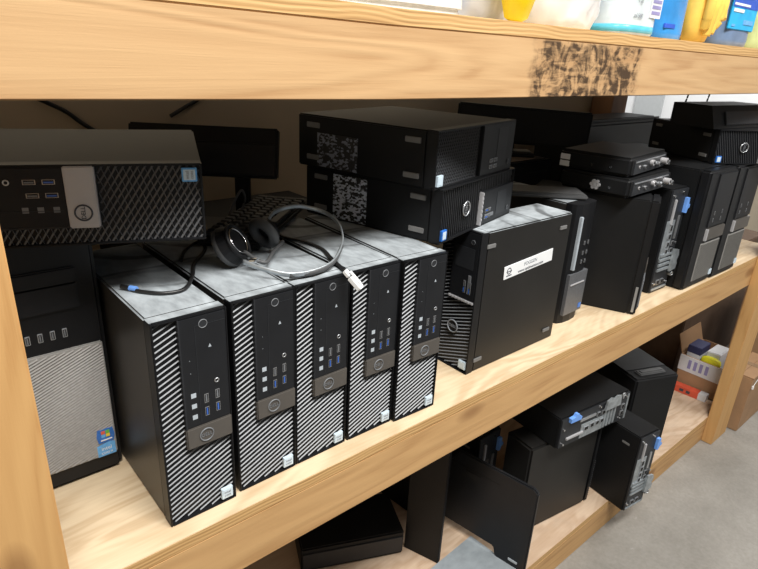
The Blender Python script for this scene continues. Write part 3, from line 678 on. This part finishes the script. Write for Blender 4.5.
b = B(); cyl(b, Vector((.303, .112, .306)) - o0, (.4, -.7, .2), .004, .012, 12); obj('hinge', b, M['chrome'], t)

b = B(); tube(b, [(.143, .133, .2925), (.152, .118, .2925), (.171, .1, .2925), (.196, .099, .2925), (.222, .133, .2927), (.243, .176, .2927), (.262, .2, .2925), (.285, .23, .2925), (.30, .27, .2925)], .0027, 8)
t = thing('video_cable', 'black cable with a blue plug lying on the leftmost tower top', 'cable'); obj('cord', b, M['cable'], t)
b = B(); cyl(b, (.1445, .1315, .294), (-.5, .8, 0), .0036, .010, 14); obj('blue_plug', b, M['blue'], t, label='blue plug')
b = B(); cyl(b, (.138, .141, .294), (-.5, .8, 0), .003, .012, 14); obj('plug_tip', b, M['cable'], t)
t = thing('phone_cable', 'dark flat cable with a clear white connector hanging over a tower front', 'cable')
b = B(); tube(b, [(.44, .28, .2925), (.418, .23, .2925), (.432, .185, .2928), (.436, .14, .2925), (.424, .10, .2925), (.412, .06, .293), (.403, .026, .2935)], .0028, 8, flat=(.0016, .0035)); obj('cord', b, M['cable'], t)
b = B(); Mc = Matrix.Translation((.400, .019, .2915)) @ Matrix.Rotation(.5, 4, 'Z') @ Matrix.Rotation(.75, 4, 'X')
box(b, -.006, .006, -.022, 0, -.0035, .0045, .0012, mat=Mc); box(b, -.0045, .0045, .001, .012, -.003, .003, .001, mat=Mc); box(b, -.0025, .0025, -.016, .006, .0045, .007, .0005, mat=Mc); obj('clear_plug', b, M['white_label'], t, label='clear white plug')
b = B(); tube(b, [(.374, .350, .2655), (.384, .348, .303), (.398, .347, .33), (.411, .348, .345), (.418, .350, .326), (.405, .352, .300), (.391, .354, .283), (.378, .352, .2655)], .0022, 8)
tag(obj('looped_cable', b, M['padding']), 'thin dark cable standing in a loop under the tilted monitor', 'cable')
b = B(); torus(b, (.500, .336, .275), (.3, -1, .5), .0085, .0014, 24, 8); tag(obj('metal_ring', b, M['chrome']), 'small silver ring lying behind the headset by the stacked pair', 'ring')
b = B(); tube(b, [(.235, .20, .2925), (.255, .235, .2925), (.28, .262, .2925), (.305, .275, .2925), (.33, .29, .2925)], .0022, 8); tag(obj('thin_cable', b, M['cable']), 'thin black cable running from under the flat computer towards the keyboard', 'cable')
for i, pts in enumerate(([(.13, .715, .50), (.183, .715, .472), (.231, .712, .446), (.262, .708, .42), (.29, .70, .40)], [(.44, .715, .43), (.478, .715, .450), (.515, .715, .470), (.56, .714, .51)])):
    b = B(); tube(b, [(x, .716, z) for x, y, z in pts], .0042, 8); tag(obj('wall_cable', b, M['cable']), ['black cable running down the beige wall at far left', 'short black cable on the beige wall above the tilted monitor'][i], 'cable')

# ------------------------------------------------------------------ lower deck
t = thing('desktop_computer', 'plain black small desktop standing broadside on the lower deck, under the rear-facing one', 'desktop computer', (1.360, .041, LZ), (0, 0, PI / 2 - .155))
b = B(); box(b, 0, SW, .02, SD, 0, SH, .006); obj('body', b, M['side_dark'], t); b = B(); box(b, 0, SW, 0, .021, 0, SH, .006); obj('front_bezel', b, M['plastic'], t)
b = B(); ribs(b, .004, .088, .01, .15, .0074, .4, .003, -.0005, -.004); obj('grille', b, M['rib_dim'], t)
rear_unit('black desktop lying flat with connector panel and blue lever outward, lower deck', (1.120 + .29, .046 - .035, LZ + SH + .0005), (0, -PI / 2, -.121))
rear_unit('black small desktop standing at the lower deck edge over the floor, blue lever outward', (1.399, -.052, LZ), (0, 0, -.14), H=.262, D=.25)
t = thing('tower_computer', 'large plain black tower with a top handle, rightmost computer on the lower deck', 'tower computer', (1.625, .085, LZ), (0, 0, -.375))
b = B(); box(b, 0, .172, .0, .36, 0, .30, .006, 0, 3); obj('body', b, M['black'], t)
b = B(); box(b, .03, .135, .02, .05, .298, .306, .003); box(b, .04, .125, .028, .042, .303, .309, .001); obj('handle', b, M['padding'], t)
b = B(); box(b, .004, .168, .06, .30, .2995, .3015, .001); obj('top_panel', b, M['panel'], t)

t = thing('side_cover', 'loose black computer side cover standing upright at the front of the lower deck', 'computer cover', (.990, -.004, LZ), (0, 0, .165))
def cover_poly(): return [(0, -.0), (.085, 0), (.095, .03), (.275, .03), (.275, .19), (.225, .268), (.012, .268), (0, .258)]
b = B(); prism(b, cover_poly(), 0, .012, mat=Matrix.Rotation(PI / 2, 4, 'Z')); bmesh.ops.recalc_face_normals(b, faces=b.faces)
bmesh.ops.bevel(b, geom=list(b.edges), offset=.003, segments=2, affect='EDGES'); obj('panel', b, M['panel'], t)
b = B(); box(b, -.0135, -.011, .155, .200, .200, .222, .001); obj('latch_recess', b, M['deep'], t)
b = B(); box(b, -.0128, -.0115, .10, .27, .228, .230); obj('groove', b, M['deep'], t)
b = B(); box(b, -.0135, -.011, .022, .048, .018, .026, .001, ); obj('logo_badge', b, M['icon'], t)
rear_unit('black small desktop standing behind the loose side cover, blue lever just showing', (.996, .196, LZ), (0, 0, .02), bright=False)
dk = thing('desktop_computer', 'black small desktop standing in shadow left of the loose side cover', 'desktop computer', (.892, .31, LZ), (0, 0, .1))
b = B(); box(b, 0, SW, .02, SD, 0, SH, .004); obj('body', b, M['black'], dk); b = B(); box(b, 0, SW, 0, .021, 0, SH, .005); obj('front_bezel', b, M['plastic'], dk)
b = B(); ribs(b, .004, .088, .01, .15, .0074, .4, .003, -.0005, -.004); obj('grille', b, M['rib_dim'], dk)
b = B(); box(b, -.007, .007, 0, .10, 0, .40, .0015); o = obj('black_board', b, M['black']); o.location = (.834, .157, LZ); o.rotation_euler = (0, 0, .33)
tag(o, 'tall thin black panel standing on edge under the middle beam', 'panel')
b = B(); box(b, 0, .20, 0, .24, 0, .004, .001); o = obj('grey_board', b, M['grey_board']); o.location = (.755, -.0, LZ + .0005); o.rotation_euler = (0, 0, .06)
o.location = (.80, .004, LZ + .0005); o.scale = (.88, .62, 1); tag(o, 'blue grey flat board lying on the lower deck before the side cover', 'board')
t = thing('flat_device', 'black flat device lying in shadow on the lower deck, long grey front edge', 'computer accessory', (.560, .335, LZ), (0, 0, -.42))
b = B(); box(b, -.03, .24, 0, .15, .0, .075, .004); obj('case', b, M['black'], t); b = B(); box(b, -.026, .236, -.003, .003, .010, .060, .001); obj('front_strip', b, M['panel2'], t)
t = thing('computer_case', 'open black computer case in shadow at the back of the lower deck', 'computer case', (.40, .52, LZ), (0, 0, -.1))
b = B(); box(b, -.1, .42, .0, .15, 0, .36, .004); obj('body', b, M['black'], t); b = B(); box(b, .03, .2, -.004, .002, .05, .17, .002); obj('drive_bay', b, M['panel'], t); b = B(); box(b, .23, .37, -.004, .002, .03, .19, .002); obj('front_panel', b, M['panel2'], t)

# open carton with packages, red box, and the cartons on the floor
t = thing('open_carton', 'open cardboard carton with a white printed rim, beside the right post on the lower deck', 'box', (2.272, .030, LZ))
w = .004
def cbox(bm, x0, x1, y0, y1, z0, z1, mi=0): box(bm, x0, x1, y0, y1, z0, z1, 0, mi)
b = B(); cbox(b, 0, .22, 0, .165, 0, w); cbox(b, 0, w, 0, .165, 0, .145); cbox(b, .216, .22, 0, .165, 0, .145); cbox(b, 0, .22, 0, w, 0, .145); cbox(b, 0, .22, .161, .165, 0, .145); obj('carton_body', b, M['card'], t)
b = B(); cbox(b, -.002, .001, .002, .163, .078, .144); cbox(b, .0, .22, -.002, .001, .078, .144)
for i in range(4): cbox(b, -.0032, -.001, .05 + i * .022, .062 + i * .022, .094, .132, 1)
obj('white_print_band', b, [M['card_white'], M['violet']], t)
b = B(); box(b, 0, .20, 0, .003, 0, .08, mat=Matrix.Translation((.01, .163, .143)) @ Matrix.Rotation(-.35, 4, 'X')); obj('carton_flap', b, M['card'], t)
b = B(); box(b, 0, .09, 0, .05, 0, .180, .002, 0); box(b, -.001, .091, -.001, .051, .150, .182, .002, 1); o = obj('package', b, [M['card_white'], M['navy']]); o.location = (2.290, .130, LZ + .0045); tag(o, 'white package with a dark navy top inside the open carton', 'package', 'packages in the open carton')
b = B(); box(b, 0, .10, 0, .05, 0, .180, .003, 0)
for i in range(3): box(b, -.001, .002, .008, .042, .150 - i * .012, .155 - i * .012, 0, 1)
o = obj('package', b, [M['card_white'], M['ink']]); o.location = (2.300, .062, LZ + .0045); tag(o, 'plain white package with dark print inside the open carton', 'package', 'packages in the open carton')
b = B(); lathe(b, [(.006, 0), (.016, .004), (.020, .03), (.018, .045), (.008, .052)], seg=20, sx=.5, sy=1.9, power=3); o = obj('yellow_packet', b, M['lime']); o.location = (2.2875, .085, LZ + .118); tag(o, 'bright yellow packet lying near the rim of the open carton', 'packet')
t = thing('red_box', 'small red carton with a white end lying before the open carton', 'box', (2.232, .050, LZ), (0, 0, .06))
b = B(); box(b, 0, .034, .03, .16, 0, .028, .001); box(b, -.0008, .001, .06, .075, .009, .020, 0, 1); box(b, -.0008, .001, .085, .10, .009, .020, 0, 1); obj('carton_body', b, [M['redbox'], M['ink']], t); b = B(); box(b, .0, .034, 0, .0305, 0, .028, .001); obj('white_end', b, M['card_white'], t)
def carton(label, loc, dims, rz):
    t = thing('cardboard_box', label, 'box', loc, (0, 0, rz), 'cardboard boxes on the floor')
    w, d, h = dims
    b = B(); box(b, 0, w, 0, d, 0, h, .003); obj('carton_body', b, M['card'], t)
    b = B(); box(b, .002, w - .002, -.002, d / 2 - .001, h - .001, h + .003, 0); obj('carton_flap', b, M['card'], t)
    b = B(); box(b, .002, w - .002, d / 2 + .001, d - .002, h - .001, h + .003, 0); obj('carton_flap', b, M['card'], t)
    b = B(); box(b, w * .44, w * .56, -.0012, d, h + .001, h + .0038, 0); obj('packing_tape', b, M['card_dark'], t)
M['card_shade'] = plain('shaded_cardboard', (.13, .08, .05), .85)  # cardboard brown darkened, shade put into the colour
t = thing('cardboard_box', 'tall cardboard box darkened as if in shade, on the floor behind the open carton', 'box', (2.42, .26, FZ))
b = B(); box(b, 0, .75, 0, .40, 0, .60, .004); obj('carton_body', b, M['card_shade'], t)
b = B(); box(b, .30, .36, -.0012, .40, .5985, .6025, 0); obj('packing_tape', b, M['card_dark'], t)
t = thing('computer_case', 'tall narrow black case at the back of the lower deck, behind the rightmost tower', 'computer case', (1.98, .40, LZ))
b = B(); box(b, 0, .14, .02, .20, 0, .50, .004); obj('body', b, M['black'], t); b = B(); box(b, 0, .14, 0, .021, 0, .50, .004); obj('front_bezel', b, M['plastic'], t)
b = B(); box(b, 0, .16, 0, .03, 0, .42, .002); o = obj('grey_slab', b, M['grey_slab']); o.location = (2.14, .42, LZ); tag(o, 'dull grey slab standing at the back of the lower deck beside the tall black case', 'board')
carton('brown cardboard box on the concrete floor just right of the right post', (2.312, -.064, FZ), (.25, .088, .24), 0)
carton('taller brown cardboard box on the floor behind the smaller one at right edge', (2.66, -.06, FZ), (.40, .20, .52), 0)
b = B(); tube(b, [(2.316, -.070, -.545), (2.335, -.072, -.525), (2.37, -.075, -.505), (2.43, -.072, -.495)], .0012, 6); cyl(b, (2.316, -.070, -.548), (0, 0, 1), .004, .012, 10); tag(obj('white_string', b, M['white_label']), 'thin white string hanging beside the right post before the floor box', 'string')

# ------------------------------------------------------------------ things on the top deck
def Z(z): return UZ + z
t = thing('storage_bin', 'open white plastic storage bin at the left of the top deck', 'bin', (.36, .040, UZ))
b = B()
def rrect(x0, x1, y0, y1, r, n=6):
    out = []
    for cx, cy, a0 in ((x1 - r, y1 - r, 0), (x0 + r, y1 - r, PI / 2), (x0 + r, y0 + r, PI), (x1 - r, y0 + r, 3 * PI / 2)):
        for k in range(n + 1): a = a0 + PI / 2 * k / n; out.append((cx + r * math.cos(a), cy + r * math.sin(a)))
    return out
def wallring(bm, o_, i_, z0, z1, cap=True):
    n = len(o_); V = [[bm.verts.new((x, y, z)) for x, y in p] for p, z in ((o_, z0), (o_, z1), (i_, z1), (i_, z0 + .003))]
    for a in range(3):
        for k in range(n): bm.faces.new((V[a][k], V[a][(k + 1) % n], V[a + 1][(k + 1) % n], V[a + 1][k]))
    bm.faces.new(list(reversed(V[0]))); bm.faces.new(V[3])
wallring(b, rrect(0, .25, 0, .20, .03), rrect(.004, .246, .004, .196, .026), 0, .012)
wallring(b, rrect(-.004, .254, -.004, .204, .032), rrect(.004, .246, .004, .196, .026), .009, .075)
obj('bin_wall', b, M['bin'], t)
for i, (x, m, h, lab) in enumerate(((.395, 'pkg_blue', .11, 'blue package standing inside the white bin, left one'), (.47, 'bag', .12, 'white package standing inside the white bin'), (.535, 'label_blue', .12, 'bright blue package standing inside the white bin, rightmost'))):
    b = B(); box(b, 0, .055, 0, .09, 0, h, .004, 0); box(b, .006, .049, -.001, .002, h * .5, h * .85, 0, 1); o = obj('package', b, [M[m], M['white_label']]); o.location = (x - .012, .075 + .006 * i, UZ + .0125); tag(o, lab, 'package', 'packages in the white bin')
t = thing('blue_carton', 'blue carton on the top deck just right of the white bin', 'box', (.628, .15, UZ), (0, 0, .1)); b = B(); box(b, 0, .06, 0, .10, 0, .20, .002); obj('carton_body', b, M['pkg_blue'], t); b = B(); box(b, .005, .055, -.0012, .002, .05, .15, 0); obj('printed_panel', b, M['white_label'], t)
def crumple(name, label, cat, c, r, m, seed, squash=1, amp=.25):
    b = B(); bmesh.ops.create_icosphere(b, subdivisions=4, radius=1)
    rnd = random.Random(seed); dirs = [(Vector((rnd.gauss(0, 1), rnd.gauss(0, 1), rnd.gauss(0, 1))).normalized(), rnd.uniform(.3, 1), rnd.uniform(3, 9)) for _ in range(14)]
    for v in b.verts:
        n = v.co.normalized(); d = 0
        for dv, a, fr in dirs: d += a * abs(math.sin(fr * n.dot(dv) * 1.6 + a * 7)) * amp / 5
        k = 1 + d - amp * .6; v.co = Vector((n.x * r[0] * k, n.y * r[1] * k, n.z * r[2] * k))
    zmin = -r[2] * .8
    for v in b.verts: v.co.z = max(v.co.z, zmin)
    for f in b.faces: f.smooth = True
    o = obj(name, b, m); o.location = (c[0], c[1], c[2] - zmin); tag(o, label, cat); return o
crumple('plastic_bag', 'crumpled white plastic bag on the top deck left of the yellow packet', 'bag', (.745, .145, UZ + .0005), (.045, .06, .09), M['bag'], 3)
crumple('plastic_bag', 'larger crumpled white plastic bag on the top deck left of the clear jug', 'bag', (.918, .110, UZ + .0005), (.088, .07, .13), M['bag'], 5)
t = thing('yellow_packet', 'bright yellow pouch standing at the front edge of the top deck', 'packet', (.722, .040, UZ))
b = B(); lathe(b, [(.010, 0), (.022, .006), (.036, .045), (.046, .10), (.040, .15), (.008, .17)], seg=7, sx=1, sy=.7); obj('pouch', b, M['yellow'], t)
b = B(); box(b, -.030, .030, -.003, .003, .160, .185, .001); obj('pouch_seal', b, M['yellow'], t)
def bottle(name, label, cat, c, sx, sy, h, m, rz=0, cap='white_label', power=4):
    t = thing(name, label, cat, c, (0, 0, rz))
    b = B(); lathe(b, [(.90, 0), (.98, .004), (1, .015), (1, h * .72), (.93, h * .80), (.6, h * .88), (.28, h * .93), (.26, h * .95)], seg=36, sx=sx, sy=sy, power=power); obj('bottle_body', b, M[m], t)
    b = B(); cyl(b, (0, 0, h * .975), 'z', sx * .32, h * .06, 24); obj('cap', b, M[cap], t); return t
j = bottle('clear_jug', 'clear plastic jug with a little pale cyan liquid on the top deck', 'jug', (1.103, .085, UZ), .075, .05, .27, 'jug')
b = B(); lathe(b, [(.90, .003), (1.006, .006), (1.006, .018)], seg=36, sx=.075, sy=.05, power=4); obj('liquid', b, M['cyan'], j)
b = B(); box(b, .022, .064, -.0515, -.048, .034, .15, 0, 0)
for i in range(5): box(b, .026, .060, -.0520, -.049, .040 + i * .010, .046 + i * .010, 0, 1)
for i in range(3): put_text(b, ['ml 500', '1 qt', '750'][i], .012, (-.022, -.0518, .034 + i * .026), 0, 2)
obj('printed_label', b, [M['card_white'], M['violet'], M['ink_grey']], j)
j = bottle('blue_bottle', 'blue plastic bottle on the top deck beside the yellow gloves', 'bottle', (1.262, .09, UZ), .062, .045, .26, 'blue_bottle')
b = B(); box(b, -.045, .0, -.0462, -.043, .022, .030, 0); obj('embossed_mark', b, M['label_navy'], j)
# pair of work gloves hanging in a bundle: palms, fingers and cuff
t = thing('work_gloves', 'yellow leather work gloves bundled on the top deck between the blue bottles', 'gloves', (1.385, .055, UZ))
b = B(); lathe(b, [(.020, 0), (.034, .004), (.046, .03), (.050, .07), (.046, .11), (.040, .16), (.043, .175)], seg=24, sx=1, sy=.62, power=2.4); obj('glove_palm', b, M['glove'], t)
for i, (x, l) in enumerate(((-.032, .085), (-.012, .100), (.010, .095), (.030, .080))):
    b = B(); tube(b, [(x, -.026, .115), (x * 1.05, -.036, .085), (x * .95, -.034, .05), (x * .7, -.028, .115 - l)], .0105, 10, 5); obj('glove_finger', b, M['glove'], t)
b = B(); tube(b, [(.040, -.010, .11), (.052, -.024, .08), (.046, -.032, .05)], .011, 10, 5); obj('glove_thumb', b, M['glove'], t)
j = bottle('cleaner_jug', 'slate blue cleaner jug with a bright blue label on the top deck', 'jug', (1.585, .095, UZ), .098, .06, .30, 'slate', 0)
b = B(); box(b, -.082, .075, -.0622, -.058, .036, .20, .004, 0); box(b, -.082, .075, -.0630, -.058, .082, .20, .003, 1)
box(b, -.07, -.01, -.0634, -.06, .074, .081, 0, 2); box(b, .0, .060, -.0634, -.06, .050, .060, 0, 3); box(b, -.065, -.045, -.0634, -.06, .043, .048, 0, 3)
box(b, -.075, .02, -.0636, -.06, .088, .093, 0, 2); obj('printed_label', b, [M['label_blue'], M['label_navy'], M['white_label'], M['sticker_sky']], j)
j = bottle('green_bottle', 'pale green bottle with a yellow label at the right end of the top deck', 'bottle', (1.775, .085, UZ), .060, .045, .25, 'olive')
b = B(); box(b, -.046, .046, -.0472, -.043, .06, .17, .002, 0); box(b, -.046, .046, -.0478, -.043, .10, .16, .002, 1); obj('printed_label', b, [M['label_yellow'], M['card_white']], j)

# ------------------------------------------------------------------ light
def area(name, loc, tgt, size, power, col=(1, .97, .92), sy=None):
    l = bpy.data.lights.new(name, 'AREA'); l.energy = power; l.color = col; l.size = size
    if sy: l.shape = 'RECTANGLE'; l.size_y = sy
    o = bpy.data.objects.new(name, l); COL.objects.link(o); o.location = loc
    o.rotation_euler = (Vector(tgt) - Vector(loc)).to_track_quat('-Z', 'Y').to_euler(); return o
area('ceiling_and_fill_lamp', (.25, -1.05, 2.25), (.40, .0, 0), 1.5, 72, sy=.4)
area('ceiling_and_fill_lamp', (2.4, -1.2, 2.25), (1.9, 0, -.2), 1.5, 34, sy=.4)
area('ceiling_and_fill_lamp', (4.6, .9, 2.2), (6, 1.6, .4), 1.2, 60, (1, .99, .97), .3)  # added fill, no known lamp: brightens the white walls at far right
w = bpy.data.worlds.new('room_air'); SC.world = w; w.use_nodes = True
w.node_tree.nodes['Background'].inputs[0].default_value = (.92, .96, 1, 1); w.node_tree.nodes['Background'].inputs[1].default_value = .12

# ------------------------------------------------------------------ camera
cam = bpy.data.cameras.new('camera'); co = bpy.data.objects.new('camera', cam); COL.objects.link(co); SC.camera = co
yaw, pit, rol = .7232, .3831, .0523
f = Vector((math.sin(yaw) * math.cos(pit), math.cos(yaw) * math.cos(pit), -math.sin(pit)))
r = Vector((math.cos(yaw), -math.sin(yaw), 0)); u = r.cross(f)
r2 = math.cos(rol) * r + math.sin(rol) * u; u2 = -math.sin(rol) * r + math.cos(rol) * u
mw = Matrix((r2, u2, -f)).transposed().to_4x4(); mw.translation = (-.0661, -.5699, .5849); co.matrix_world = mw
cam.sensor_width = 36; cam.sensor_fit = 'HORIZONTAL'; cam.lens = 581.0 * 36 / 758; cam.clip_start = .02
vs = SC.view_settings; vs.view_transform = 'Standard'; vs.look = 'None'; vs.exposure = 0.5; vs.gamma = 1; vs.use_curve_mapping = False
